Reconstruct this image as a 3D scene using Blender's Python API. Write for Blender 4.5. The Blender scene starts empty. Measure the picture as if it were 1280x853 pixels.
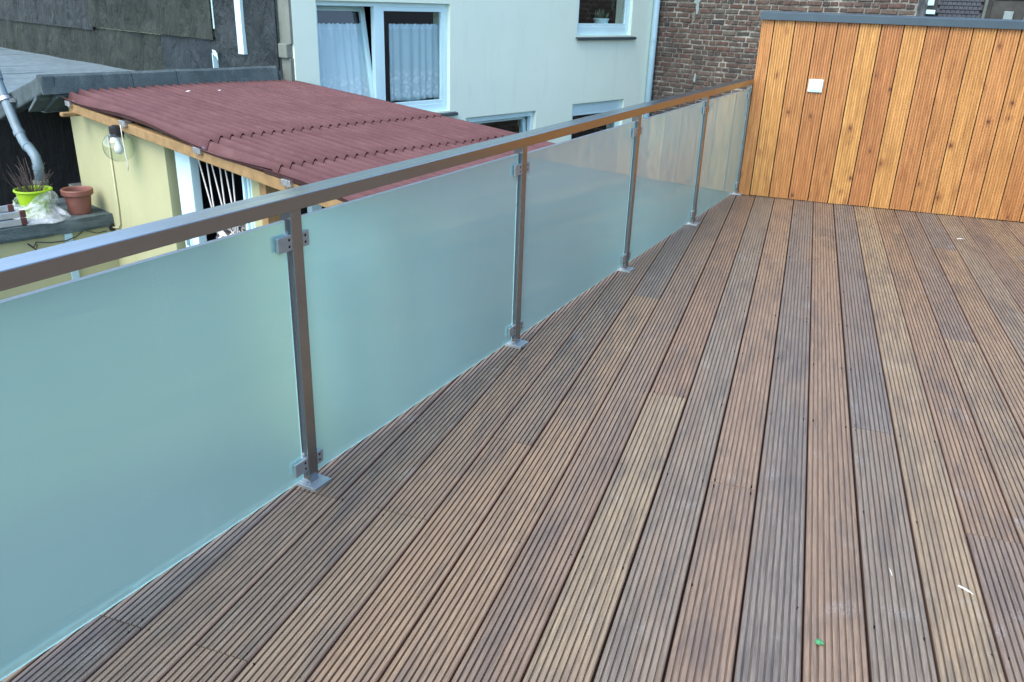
import bpy, bmesh, math, random
from mathutils import Vector, Matrix, noise
random.seed(7)
SC = bpy.context.scene
COL = SC.collection
R = math.radians

# ------------------------------------------------------------------ camera
cam_d = bpy.data.cameras.new('camera')
cam_d.sensor_fit = 'HORIZONTAL'; cam_d.sensor_width = 36.0
cam_d.lens = 1026.6 / 1280 * 36.0
cam_d.clip_start = 0.05; cam_d.clip_end = 2000
cam = bpy.data.objects.new('camera', cam_d); COL.objects.link(cam)
cr = Vector((0.94455054, 0.32672935, 0.03274456)); cu = Vector((-0.154005, 0.35271787, 0.92296943)); cf = Vector((-0.29001161, 0.8768341, -0.38347781))
mw = Matrix((cr, cu, -cf)).transposed().to_4x4(); mw.translation = (0, 0, 1.4137)
cam.matrix_world = mw
SC.camera = cam

# ------------------------------------------------------------------ light
SUN_AZ, SUN_EL = R(200), R(52)          # azimuth clockwise from +y: behind the camera, a little left
world = bpy.data.worlds.new('World'); SC.world = world; world.use_nodes = True
wn = world.node_tree.nodes; wl = world.node_tree.links
sky = wn.new('ShaderNodeTexSky'); sky.sky_type = 'NISHITA'; sky.sun_disc = False
sky.sun_elevation = SUN_EL; sky.sun_rotation = SUN_AZ
sky.air_density = 1.0; sky.dust_density = 1.0; sky.ozone_density = 1.0
wl.new(sky.outputs[0], wn['Background'].inputs[0]); wn['Background'].inputs[1].default_value = 0.15
sun_d = bpy.data.lights.new('sun', 'SUN'); sun_d.energy = 1.05; sun_d.angle = R(40); sun_d.color = (1.0, 0.93, 0.84)
sun = bpy.data.objects.new('sun', sun_d); COL.objects.link(sun)
sd = Vector((math.sin(SUN_AZ) * math.cos(SUN_EL), math.cos(SUN_AZ) * math.cos(SUN_EL), math.sin(SUN_EL)))
sun.rotation_euler = sd.to_track_quat('Z', 'Y').to_euler()
SC.view_settings.view_transform = 'Standard'; SC.view_settings.look = 'None'
SC.view_settings.exposure = 1.70; SC.view_settings.gamma = 1; SC.view_settings.use_curve_mapping = False
SC.cycles.max_bounces = 8; SC.cycles.transparent_max_bounces = 12

# ------------------------------------------------------------------ helpers
def tag(o, label=None, cat=None, group=None, kind=None):
    if label: o['label'] = label
    if cat: o['category'] = cat
    if group: o['group'] = group
    if kind: o['kind'] = kind
    return o
def empty(name, loc=(0, 0, 0), rz=0.0, label=None, cat=None, group=None):
    o = bpy.data.objects.new(name, None); COL.objects.link(o); o.empty_display_size = 0.1
    o.location = loc; o.rotation_euler = (0, 0, rz)
    return tag(o, label, cat, group)
class MB:
    def __init__(s): s.v = []; s.f = []; s.m = []
    def add(s, vs, fs, mi=0):
        k = len(s.v); s.v += [tuple(p) for p in vs]; s.f += [tuple(i + k for i in f) for f in fs]; s.m += [mi] * len(fs); return s
    def box(s, x0, x1, y0, y1, z0, z1, mi=0):
        return s.add([(x0,y0,z0),(x1,y0,z0),(x1,y1,z0),(x0,y1,z0),(x0,y0,z1),(x1,y0,z1),(x1,y1,z1),(x0,y1,z1)],
                     [(3,2,1,0),(4,5,6,7),(0,1,5,4),(1,2,6,5),(2,3,7,6),(3,0,4,7)], mi)
    def hexa(s, p, mi=0):   # 8 points, bottom ring then top ring
        return s.add(p, [(3,2,1,0),(4,5,6,7),(0,1,5,4),(1,2,6,5),(2,3,7,6),(3,0,4,7)], mi)
    def prism(s, poly, a, b, ax, mi=0):   # poly of 2-tuples in the other two axes (cyclic order), extruded along ax from a to b
        def mk(p, t):
            return {'x': (t, p[0], p[1]), 'y': (p[0], t, p[1]), 'z': (p[0], p[1], t)}[ax]
        n = len(poly)
        vs = [mk(p, a) for p in poly] + [mk(p, b) for p in poly]
        fs = [tuple(range(n - 1, -1, -1)), tuple(range(n, 2 * n))] + [(i, (i + 1) % n, n + (i + 1) % n, n + i) for i in range(n)]
        return s.add(vs, fs, mi)
    def tube(s, pts, r, seg=8, cap=True, mi=0):
        pts = [Vector(p) for p in pts]; rs = r if isinstance(r, (list, tuple)) else [r] * len(pts)
        rings = []; up = None
        for i, p in enumerate(pts):
            d = (pts[min(i + 1, len(pts) - 1)] - pts[max(i - 1, 0)]).normalized()
            if up is None:
                up = Vector((0, 0, 1)) if abs(d.z) < .9 else Vector((1, 0, 0))
            a = d.cross(up); 
            if a.length < 1e-5: a = d.orthogonal()
            a.normalize(); b = a.cross(d).normalized(); up = b
            rings.append([p + (a * math.cos(2 * math.pi * k / seg) + b * math.sin(2 * math.pi * k / seg)) * rs[i] for k in range(seg)])
        vs = [q for rg in rings for q in rg]; fs = []
        for i in range(len(rings) - 1):
            for k in range(seg):
                fs.append((i * seg + k, i * seg + (k + 1) % seg, (i + 1) * seg + (k + 1) % seg, (i + 1) * seg + k))
        if cap: fs += [tuple(range(seg - 1, -1, -1)), tuple(range((len(rings) - 1) * seg, len(rings) * seg))]
        return s.add(vs, fs, mi)
    def lathe(s, prof, c=(0, 0, 0), seg=24, mi=0):   # prof of (r, z); closed at r=0
        vs = []; fs = []
        for (r, z) in prof:
            vs += [(c[0] + r * math.cos(2 * math.pi * k / seg), c[1] + r * math.sin(2 * math.pi * k / seg), c[2] + z) for k in range(seg)]
        for i in range(len(prof) - 1):
            for k in range(seg):
                fs.append((i * seg + k, i * seg + (k + 1) % seg, (i + 1) * seg + (k + 1) % seg, (i + 1) * seg + k))
        return s.add(vs, fs, mi)
    def mesh(s, name):
        me = bpy.data.meshes.new(name); me.from_pydata(s.v, [], s.f); me.update()
        return me
    def build(s, name, mat, parent=None, loc=(0, 0, 0), smooth=False, bevel=0, rot=None, weld=False):
        me = s.mesh(name)
        for m in (mat if isinstance(mat, (list, tuple)) else [mat]): me.materials.append(m)
        me.polygons.foreach_set('material_index', s.m)
        bm = bmesh.new(); bm.from_mesh(me)
        if weld: bmesh.ops.remove_doubles(bm, verts=bm.verts, dist=1e-5)
        bmesh.ops.recalc_face_normals(bm, faces=bm.faces); bm.to_mesh(me); bm.free()
        if smooth: me.polygons.foreach_set('use_smooth', [True] * len(me.polygons))
        return link(name, me, parent, loc, rot, bevel)
def link(name, me, parent=None, loc=(0, 0, 0), rot=None, bevel=0):
    o = bpy.data.objects.new(name, me); COL.objects.link(o); o.parent = parent; o.location = loc
    if rot: o.rotation_euler = rot
    if bevel:
        b = o.modifiers.new('bevel', 'BEVEL'); b.width = bevel; b.segments = 2; b.limit_method = 'ANGLE'
    return o
def grid(nx, ny, fn):    # sheet of quads from fn(u, v)
    vs = [fn(i / nx, j / ny) for j in range(ny + 1) for i in range(nx + 1)]
    fs = [(j * (nx + 1) + i, j * (nx + 1) + i + 1, (j + 1) * (nx + 1) + i + 1, (j + 1) * (nx + 1) + i) for j in range(ny) for i in range(nx)]
    return vs, fs
def solid(vs, fs, off):  # give an open sheet thickness: off is a vector
    n = len(vs); v2 = [(p[0] + off[0], p[1] + off[1], p[2] + off[2]) for p in vs]
    ed = {}
    for f in fs:
        for a, b in zip(f, f[1:] + f[:1]):
            if (b, a) in ed: del ed[(b, a)]
            else: ed[(a, b)] = 1
    return list(vs) + v2, list(fs) + [tuple(i + n for i in reversed(f)) for f in fs] + [(b, a, a + n, b + n) for a, b in ed]

# ------------------------------------------------------------------ materials
class NT:
    def __init__(s, name):
        s.mat = bpy.data.materials.new(name); s.mat.use_nodes = True
        s.t = s.mat.node_tree; s.n = s.t.nodes; s.b = s.n['Principled BSDF']; s.out = s.n['Material Output']
    def add(s, typ, **k):
        nd = s.n.new('ShaderNode' + typ)
        for a, v in k.items(): setattr(nd, a, v)
        return nd
    def l(s, a, b): s.t.links.new(a, b)
    def setv(s, sock, v):
        if isinstance(v, bpy.types.NodeSocket): s.l(v, sock)
        elif isinstance(v, (tuple, list)) and sock.type == 'RGBA': sock.default_value = (*v[:3], 1)
        else: sock.default_value = v
    def coord(s, scale=(1, 1, 1), rand=True, out='Object'):
        tc = s.add('TexCoord'); mp = s.add('Mapping'); mp.inputs['Scale'].default_value = scale
        s.l(tc.outputs[out], mp.inputs[0])
        if rand:
            oi = s.add('ObjectInfo'); mu = s.add('Math', operation='MULTIPLY'); mu.inputs[1].default_value = 57.3
            s.l(oi.outputs['Random'], mu.inputs[0])
            cx = s.add('CombineXYZ'); s.l(mu.outputs[0], cx.inputs[0]); s.l(mu.outputs[0], cx.inputs[1]); s.l(mu.outputs[0], cx.inputs[2])
            s.l(cx.outputs[0], mp.inputs['Location'])
        return mp.outputs[0]
    def noise(s, vec, scale=5, detail=4, rough=.55, dist=0):
        nd = s.add('TexNoise'); s.l(vec, nd.inputs['Vector']); nd.inputs['Scale'].default_value = scale
        nd.inputs['Detail'].default_value = detail; nd.inputs['Roughness'].default_value = rough; nd.inputs['Distortion'].default_value = dist
        return nd.outputs[0]
    def ramp(s, fac, stops, interp='LINEAR'):
        nd = s.add('ValToRGB'); nd.color_ramp.interpolation = interp; s.setv(nd.inputs[0], fac)
        e = nd.color_ramp.elements
        while len(e) < len(stops): e.new(.5)
        for i, (p, c) in enumerate(stops):
            e[i].position = p; e[i].color = (*c, 1) if isinstance(c, (tuple, list)) else (c, c, c, 1)
        return nd.outputs[0]
    def mix(s, fac, a, b, mode='MIX'):
        nd = s.add('MixRGB', blend_type=mode); s.setv(nd.inputs[0], fac); s.setv(nd.inputs[1], a); s.setv(nd.inputs[2], b); return nd.outputs[0]
    def math(s, op, a, b=0.0, clamp=False):
        nd = s.add('Math', operation=op, use_clamp=clamp); s.setv(nd.inputs[0], a); s.setv(nd.inputs[1], b); return nd.outputs[0]
    def rand(s): return s.add('ObjectInfo').outputs['Random']
    def bump(s, h, strength=.3, dist=.01):
        nd = s.add('Bump'); nd.inputs['Strength'].default_value = strength; nd.inputs['Distance'].default_value = dist
        s.l(h, nd.inputs['Height']); s.l(nd.outputs[0], s.b.inputs['Normal'])
    def base(s, c): s.setv(s.b.inputs['Base Color'], c)
    def set(s, **k):
        for a, v in k.items(): s.setv(s.b.inputs[a.replace('_', ' ')], v)
        return s

def plain(name, col, rough=.6, var=.12, scale=6, bump=.15, metal=0.0, bscale=40, spec=.5):
    t = NT(name); v = t.coord()
    n = t.noise(v, scale, 5, .6); f = t.ramp(n, [(.25, 1 - var), (.75, 1 + var)])
    t.base(t.mix(1, col, f, 'MULTIPLY')); t.set(Roughness=rough, Metallic=metal)
    t.b.inputs['Specular IOR Level'].default_value = spec
    if bump: t.bump(t.noise(v, bscale, 4, .6), bump, .004)
    return t.mat

def m_deck():
    t = NT('weathered_hardwood'); v = t.coord((1, 1, 1)); r = t.rand()
    body = t.ramp(r, [(0, (.225, .160, .103)), (.11, (.292, .222, .138)), (.25, (.182, .154, .124)), (.40, (.235, .155, .100)),
                      (.54, (.285, .208, .130)), (.67, (.172, .130, .100)), (.80, (.265, .184, .119)), (.90, (.182, .156, .130)), (1, (.212, .156, .110))])
    vs = t.coord((16, .8, 16)); streak = t.noise(vs, 6, 6, .65)
    c = t.mix(1.0, body, t.ramp(streak, [(.25, (.55, .52, .50)), (.5, (1, 1, 1)), (.78, (1.35, 1.3, 1.22))]), 'MULTIPLY')
    vf = t.coord((60, 3, 60)); fine = t.noise(vf, 6, 4, .7)
    c = t.mix(.55, c, t.ramp(fine, [(.3, .55), (.7, 1.5)]), 'MULTIPLY')
    blot = t.noise(t.coord((5.0, 1.0, 1)), 2.2, 6, .7)
    c = t.mix(t.ramp(blot, [(.48, 0), (.66, .55)]), c, (.098, .085, .076))
    blot2 = t.noise(t.coord((4.2, .7, 1)), 1.7, 6, .7)
    c = t.mix(t.ramp(blot2, [(.52, 0), (.70, .5)]), c, (.265, .175, .112))
    # chalky rub marks and fine scratches
    sc = t.noise(t.coord((3.2, 2.2, 1)), 2.4, 2, .5); sg = t.noise(t.coord((90, 30, 1)), 4, 3, .7)
    fac = t.math('MULTIPLY', t.ramp(sc, [(.64, 0), (.76, .8)]), t.ramp(sg, [(.48, 0), (.62, 1)]))
    c = t.mix(t.math('MULTIPLY', fac, .6), c, (.46, .47, .46))
    # edge of the board is redder, fresher wood
    ge = t.add('TexCoord'); sx = t.add('SeparateXYZ'); t.l(ge.outputs['Object'], sx.inputs[0])
    ed = t.math('ABSOLUTE', sx.outputs[0]); e2 = t.ramp(t.math('MULTIPLY', ed, 10), [(.685, 0), (.72, .5)])
    c = t.mix(e2, c, (.17, .080, .055))
    t.base(c); t.set(Roughness=t.ramp(streak, [(.2, .36), (.8, .58)])); t.b.inputs['Specular IOR Level'].default_value = .5
    t.bump(t.mix(.5, streak, fine), .35, .0025)
    return t.mat

def m_larch():
    t = NT('oiled_larch'); r = t.rand()
    body = t.ramp(r, [(0, (.46, .215, .074)), (.2, (.41, .178, .062)), (.4, (.52, .270, .084)), (.6, (.43, .190, .066)), (.8, (.56, .305, .092)), (1, (.48, .228, .078))])
    vs = t.coord((9, 9, .55)); st = t.noise(vs, 6, 6, .62, .6)
    c = t.mix(.85, body, t.ramp(st, [(.25, (.55, .46, .38)), (.5, (1, 1, 1)), (.75, (1.4, 1.5, 1.6))]), 'MULTIPLY')
    fine = t.noise(t.coord((50, 50, 2)), 5, 4, .7)
    c = t.mix(.6, c, t.ramp(fine, [(.3, .62), (.7, 1.3)]), 'MULTIPLY')
    vor = t.add('TexVoronoi'); vor.feature = 'F1'; vor.inputs['Scale'].default_value = 1.0; vor.inputs['Randomness'].default_value = 1
    t.l(t.coord((8.5, 8.5, 5.2)), vor.inputs['Vector'])
    d = vor.outputs['Distance']; wob = t.noise(t.coord((30, 30, 12)), 4, 3, .6)
    d2 = t.math('ADD', d, t.math('MULTIPLY', wob, .16))
    halo = t.ramp(d2, [(.16, .7), (.34, 0)]); core = t.ramp(d2, [(.145, .9), (.175, 0)])
    gate = t.ramp(t.noise(t.coord((2.4, 2.4, 1.5)), 2.1, 2), [(.42, 0), (.50, 1)])
    c = t.mix(t.math('MULTIPLY', halo, gate), c, (.27, .110, .042)); c = t.mix(t.math('MULTIPLY', core, gate), c, (.11, .045, .020))
    smear = t.ramp(t.noise(t.coord((4, 4, 1.6)), 2.5, 4), [(.56, 0), (.72, .5)])
    c = t.mix(smear, c, (.27, .105, .036))
    t.base(c); t.set(Roughness=.5); t.b.inputs['Specular IOR Level'].default_value = .4
    t.bump(t.mix(.5, st, fine), .3, .002)
    return t.mat

def m_steel():
    t = NT('brushed_stainless_steel'); v = t.coord((140, 2, 140), rand=False); n = t.noise(v, 4, 4, .7)
    t.base(t.ramp(n, [(.2, (.31, .325, .33)), (.8, (.40, .415, .42))])); t.set(Metallic=1.0, Roughness=t.ramp(n, [(.2, .16), (.8, .27)]))
    t.b.inputs['Anisotropic'].default_value = .4
    sm = t.noise(t.coord((3, 3, 3), rand=False), 4, 4); t.bump(n, .02, .0005)
    return t.mat

def m_frost():
    t = NT('frosted_glass'); v = t.coord((1, 1, 1))
    cl = t.noise(v, 1.6, 3, .5); c = t.ramp(cl, [(.3, (.58, .74, .71)), (.7, (.64, .79, .77))])
    # handling smears and small scratches on the etched face
    sm = t.noise(t.coord((3, 3, 1.2)), 2.2, 5, .7); sg = t.noise(t.coord((40, 40, 90)), 3, 3, .7)
    fac = t.math('MULTIPLY', t.ramp(sm, [(.55, 0), (.68, .9)]), t.ramp(sg, [(.5, 0), (.66, 1)]))
    c = t.mix(fac, c, (.80, .90, .90))
    tr = t.add('BsdfTranslucent'); df = t.add('BsdfDiffuse'); rf = t.add('BsdfRefraction'); rf.inputs['Roughness'].default_value = .38; rf.inputs['IOR'].default_value = 1.25
    t.setv(tr.inputs[0], t.mix(1, c, (.78, 1.02, 1.00), 'MULTIPLY')); t.setv(df.inputs[0], t.mix(1, c, (.74, .92, .88), 'MULTIPLY')); rf.inputs['Color'].default_value = (.62, .95, .93, 1)
    m0 = t.add('MixShader'); m0.inputs[0].default_value = .66; t.l(tr.outputs[0], m0.inputs[1]); t.l(rf.outputs[0], m0.inputs[2])
    m1 = t.add('MixShader'); m1.inputs[0].default_value = .46; t.l(m0.outputs[0], m1.inputs[1]); t.l(df.outputs[0], m1.inputs[2])
    gl = t.add('BsdfGlossy'); gl.inputs['Roughness'].default_value = .010; gl.inputs['Color'].default_value = (.95, 1, 1, 1)
    fr = t.add('Fresnel'); fr.inputs[0].default_value = 1.55
    m2 = t.add('MixShader'); t.l(t.math('MULTIPLY', fr.outputs[0], 1.7, True), m2.inputs[0]); t.l(m1.outputs[0], m2.inputs[1]); t.l(gl.outputs[0], m2.inputs[2])
    t.l(m2.outputs[0], t.out.inputs[0]); return t.mat
def m_clearback():
    t = NT('glass_back'); tr = t.add('BsdfTransparent'); tr.inputs[0].default_value = (.90, .97, .95, 1); t.l(tr.outputs[0], t.out.inputs[0]); return t.mat
def m_window(name, tint=(.93, .97, .97), rough=.01):
    t = NT(name); tr = t.add('BsdfTransparent'); tr.inputs[0].default_value = (*tint, 1); gl = t.add('BsdfGlossy'); gl.inputs['Roughness'].default_value = rough
    fr = t.add('Fresnel'); fr.inputs[0].default_value = 1.6; geo = t.add('NewGeometry'); fc = t.math('MULTIPLY', t.math('MULTIPLY', fr.outputs[0], 1.6, True), t.math('SUBTRACT', 1.0, geo.outputs['Backfacing']))
    m = t.add('MixShader'); t.l(fc, m.inputs[0]); t.l(tr.outputs[0], m.inputs[1]); t.l(gl.outputs[0], m.inputs[2]); t.l(m.outputs[0], t.out.inputs[0]); return t.mat

def m_brick():
    t = NT('old_brick'); r = t.rand(); v = t.coord((1, 1, 1))
    body = t.ramp(r, [(0, (0.060, 0.043, 0.033)), (.2, (0.096, 0.050, 0.037)), (.38, (0.058, 0.047, 0.038)), (.55, (0.103, 0.066, 0.048)), (.7, (0.075, 0.053, 0.041)), (.84, (0.037, 0.034, 0.030)), (.93, (0.118, 0.077, 0.054)), (1, (0.082, 0.074, 0.060))])
    n = t.noise(v, 22, 5, .65); c = t.mix(.8, body, t.ramp(n, [(.3, .55), (.7, 1.45)]), 'MULTIPLY')
    g = t.noise(v, 9, 5, .7); c = t.mix(t.ramp(g, [(.50, 0), (.72, .6)]), c, (.15, .15, .135))
    t.base(c); t.set(Roughness=.9); t.bump(t.noise(v, 60, 5, .7), .6, .006); return t.mat
def m_mortar():
    t = NT('crumbling_mortar'); v = t.coord(rand=False); n = t.noise(v, 5, 6, .7)
    c = t.ramp(n, [(.30, (.06, .056, .048)), (.46, (.15, .145, .12)), (.66, (.38, .37, .31))])
    t.base(c); t.set(Roughness=.95); t.bump(t.noise(v, 50, 5, .7), .8, .01); return t.mat
def m_render(name, a, b, dirt=(.5, .5, .45), ds=.25):
    t = NT(name); v = t.coord(rand=False); n = t.noise(v, 1.3, 5, .6); c = t.ramp(n, [(.3, a), (.7, b)])
    d = t.noise(t.coord((2.5, 2.5, .5), rand=False), 1.6, 5, .65); c = t.mix(t.ramp(d, [(.55, 0), (.8, ds)]), c, dirt)
    t.base(c); t.set(Roughness=.85); t.b.inputs['Specular IOR Level'].default_value = .3
    t.bump(t.noise(v, 130, 4, .7), .25, .004); return t.mat
def m_felt(name, a, b, grit=0.0, rough=.75, big=2.0, spec=.25):
    t = NT(name); v = t.coord(); n = t.noise(v, big, 6, .65, .8); c = t.ramp(n, [(.28, a), (.72, b)])
    st = t.noise(t.coord((1.2, 1.2, .35)), 7, 4, .6); c = t.mix(.5, c, t.ramp(st, [(.3, .6), (.7, 1.4)]), 'MULTIPLY')
    gr = t.noise(v, 230, 2, .6)
    if grit: c = t.mix(grit, c, t.ramp(gr, [(.35, .35), (.65, 1.8)]), 'MULTIPLY')
    t.base(c); t.set(Roughness=rough); t.b.inputs['Specular IOR Level'].default_value = spec; t.bump(gr if grit else t.noise(t.coord((1, 1, .55)), 4.5, 6, .62, .7), .4 if grit else .9, .01 if grit else .10); return t.mat
def m_onduline():
    t = NT('red_bitumen_sheet'); v = t.coord(); n = t.noise(v, 2.2, 6, .65); c = t.ramp(n, [(.3, (.100, .045, .046)), (.7, (.140, .068, .066))])
    g = t.noise(t.coord((1, 9, 1)), 5, 5, .65); c = t.mix(t.ramp(g, [(.5, 0), (.8, .45)]), c, (.20, .105, .105))
    f = t.noise(v, 180, 3, .7); c = t.mix(.3, c, t.ramp(f, [(.3, .6), (.7, 1.4)]), 'MULTIPLY')
    t.base(c); t.set(Roughness=.8); t.b.inputs['Specular IOR Level'].default_value = .25; t.bump(f, .25, .003); return t.mat
def m_lace(lace=True):
    t = NT('lace_curtain' if lace else 'net_curtain'); v = t.coord((1, 1, 1)); tc = t.add('TexCoord'); sp = t.add('SeparateXYZ'); t.l(tc.outputs['Object'], sp.inputs[0])
    vor = t.add('TexVoronoi'); vor.inputs['Scale'].default_value = 17; t.l(t.coord((1, 1, 1)), vor.inputs['Vector'])
    n = t.noise(v, 26, 4, .6); fl = t.math('ADD', t.ramp(vor.outputs['Distance'], [(.22, .9), (.55, 0)]), t.ramp(n, [(.5, 0), (.62, .5)]), True)
    band = t.ramp(sp.outputs[2], [(.30, 1), (.44, 0)])
    head = t.ramp(sp.outputs[2], [(.895, 0), (.91, 1)])
    a = t.math('ADD', .90, t.math('MULTIPLY', t.math('MULTIPLY', fl, band), .10)); a = t.math('ADD', a, t.math('MULTIPLY', head, .15), True)
    c = t.mix(t.math('MULTIPLY', fl, band), (.72, .88, .92), (.97, .98, .98))
    df = t.add('BsdfDiffuse'); t.setv(df.inputs[0], c); tl = t.add('BsdfTranslucent'); t.setv(tl.inputs[0], c)
    m = t.add('MixShader'); m.inputs[0].default_value = .25; t.l(df.outputs[0], m.inputs[1]); t.l(tl.outputs[0], m.inputs[2])
    tr = t.add('BsdfTransparent'); m2 = t.add('MixShader'); t.l(a, m2.inputs[0]); t.l(tr.outputs[0], m2.inputs[1]); t.l(m.outputs[0], m2.inputs[2])
    t.l(m2.outputs[0], t.out.inputs[0]); return t.mat
def m_bag():
    t = NT('thin_plastic_film'); v = t.coord(rand=False); n = t.noise(v, 14, 4, .6)
    t.base((.80, .87, .90)); t.set(Roughness=.22); t.bump(n, .5, .02)
    tr = t.add('BsdfTransparent'); m = t.add('MixShader'); t.l(t.ramp(n, [(.35, .05), (.65, .38)]), m.inputs[0])
    t.l(tr.outputs[0], m.inputs[1]); t.l(t.b.outputs[0], m.inputs[2]); t.l(m.outputs[0], t.out.inputs[0]); return t.mat
def m_pattern():
    t = NT('black_white_print'); v = t.coord(rand=False); n = t.noise(v, 16, 3, .6, 1.5); t.base(t.ramp(n, [(.47, (.02, .02, .02)), (.53, (.68, .66, .62))])); t.set(Roughness=.8); return t.mat

M = dict(
    deck=m_deck(), larch=m_larch(), steel=m_steel(), frost=m_frost(), clear=m_clearback(), pane=m_window('window_glass'),
    edge=plain('polished_glass_edge', (.86, .96, .96), .25, .05, bump=0),  # pale base colour stands in for light caught in the glass edge
    brick=m_brick(), mortar=m_mortar(), cream=m_render('mint_cream_render', (.70, .84, .69), (.75, .87, .73), (.54, .63, .50), .4),
    yellow=m_render('pale_yellow_render', (.37, .38, .21), (.43, .43, .245), (.30, .29, .16), .45), dirty=m_render('dirty_grey_plaster', (.11, .13, .11), (.22, .25, .21), (.06, .07, .06), .6),
    felt_dark=m_felt('dark_bitumen_felt', (.008, .013, .015), (.026, .036, .038), rough=.5, spec=.28), felt_blue=m_felt('blue_black_bitumen_felt', (.010, .018, .022), (.024, .036, .043), rough=.55, spec=.25),
    felt_brown=m_felt('greenish_bitumen_felt', (.010, .015, .013), (.036, .045, .034), rough=.6, spec=.22), felt_grit=m_felt('mineral_bitumen_felt', (.050, .074, .077), (.098, .130, .133), .9, .9),
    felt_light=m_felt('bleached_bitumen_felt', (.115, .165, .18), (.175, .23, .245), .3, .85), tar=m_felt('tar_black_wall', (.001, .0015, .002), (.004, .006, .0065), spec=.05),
    red=m_onduline(), pine=plain('weathered_pine', (.29, .185, .075), .7, .3, 14, .4), white=plain('white_plastic', (.60, .84, .86), .35, .05, 3, .03, spec=.5),
    zinc=plain('grey_plastic_pipe', (.15, .22, .25), .45, .12, 8, .1), dpipe=plain('painted_zinc_downpipe', (.34, .52, .58), .45, .08, 5, .1), galv=plain('galvanised_steel', (.55, .57, .58), .4, .25, 30, .2, .9),
    anth=plain('anthracite_metal', (.060, .095, .115), .4, .12, 8, .06, .3), grey=plain('grey_window_sill', (.045, .070, .078), .5, .2, 9, .1),
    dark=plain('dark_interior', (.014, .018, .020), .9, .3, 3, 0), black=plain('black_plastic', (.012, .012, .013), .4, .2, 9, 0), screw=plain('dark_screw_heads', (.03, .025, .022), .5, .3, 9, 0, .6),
    terra=plain('terracotta_plastic', (.21, .082, .060), .55, .12, 9, .08), lime=plain('lime_green_plastic', (.30, .50, .012), .35, .06, 4, .03), soil=plain('potting_soil', (.035, .025, .018), .95, .4, 30, .6),
    twig=plain('dry_twigs', (.075, .055, .048), .8, .3, 12, .2), cord=plain('white_cord', (.70, .70, .66), .8, .1, 30, .1), alu=plain('aluminium', (.62, .64, .66), .35, .1, 20, .1, .85), redcap=plain('red_rubber_cap', (.10, .032, .027), .6, .2, 15, .1),
    cable=plain('dark_cable', (.03, .03, .03), .6, .1, 9, 0), bag=m_bag(), lace=m_lace(), globe=m_window('clear_globe_glass', (.88, .93, .90), .02), bulb=plain('frosted_bulb', (.8, .8, .78), .3, .02, 3, 0),
    cast=plain('satin_zinc_casting', (.42, .48, .49), .45, .12, 30, .12, .75), flash=plain('light_zinc_flashing', (.40, .47, .49), .5, .12, 4, .1), pattern=m_pattern(), ground=m_render('yard_concrete', (.045, .05, .05), (.075, .08, .078), (.03, .03, .03), .6), leaf=plain('green_leaf', (.06, .26, .10), .5, .25, 60, .3), chip=plain('pale_wood_sliver', (.66, .66, .60), .7, .15, 60, .2),
    fleaf=plain('house_plant_leaf', (.07, .12, .06), .6, .3, 30, .2), slate=plain('dark_slate', (.035, .045, .055), .6, .45, 6, .4), stone=plain('pale_stone_trim', (.25, .32, .30), .7, .15, 8, .2), oldwood=plain('dark_old_wood', (.055, .055, .048), .8, .4, 5, .5), joist=plain('dark_joist', (.03, .022, .018), .9, .3, 8, 0),
    roofmat=plain('roof_tiles', (.10, .06, .05), .8, .3, 12, .3),
)

# ------------------------------------------------------------------ ground
g = MB(); g.add([(-400, -400, -2.6), (400, -400, -2.6), (400, 400, -2.6), (-400, 400, -2.6)], [(0, 1, 2, 3)])
tag(g.build('ground', M['ground']), kind='structure')

# ------------------------------------------------------------------ frames
PHI = R(9.711)                                   # railing runs this far off the board direction
RAIL0 = Vector((-1.259, 1.8689, 0)); DR = Vector((math.sin(PHI), math.cos(PHI), 0)); NR = Vector((math.cos(PHI), -math.sin(PHI), 0))
TH = R(23.5); HOUSE0 = Vector((-2.788, 15.306, 0))
YW = 6.941                                       # front of the larch wall

# ------------------------------------------------------------------ terrace: body below, deck on top
def rail_x(y, off): # x of the line parallel to the railing at offset off from it
    t = (y - RAIL0.y + off * math.sin(PHI)) / math.cos(PHI); return RAIL0.x + t * math.sin(PHI) + off * math.cos(PHI)
Y0, Y1, X1 = -1.6, 7.5, 4.2
b = MB(); b.prism([(rail_x(Y0, -.11), Y0), (X1, Y0), (X1, Y1), (rail_x(Y1, -.11), Y1)], -2.6, -.09, 'z')
tb = tag(b.build('terrace_building', m_render('own_house_render', (.45, .45, .42), (.52, .52, .49))), 'rendered flat building block carrying the wooden roof terrace', 'building')
up = MB(); up.box(4.25, 10, -8, 7.5, -2.6, 3.4); up.build('upper_storey', m_render('grey_storey_render', (.13, .135, .14), (.17, .175, .18), (.09, .09, .09), .4), tb)  # unseen storey, added to darken steel reflections and cut light from the right
for yy in (-3.2, .2, 3.4):  # dark glazing added along with the unseen storey
    up = MB(); up.box(4.19, 4.26, yy, yy + 1.5, .02, 2.3); o = up.build('added_glazed_door', M['white'], tb, bevel=.004)
    up = MB(); up.box(4.17, 4.20, yy + .09, yy + 1.41, .12, 2.2); up.build('pane', M['black'], o)
b = MB(); b.prism([(rail_x(Y0, -.09), Y0), (X1, Y0), (X1, Y1), (rail_x(Y1, -.09), Y1)], -.085, -.030, 'z')
deck = tag(b.build('deck', M['joist']), kind='structure')

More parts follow.
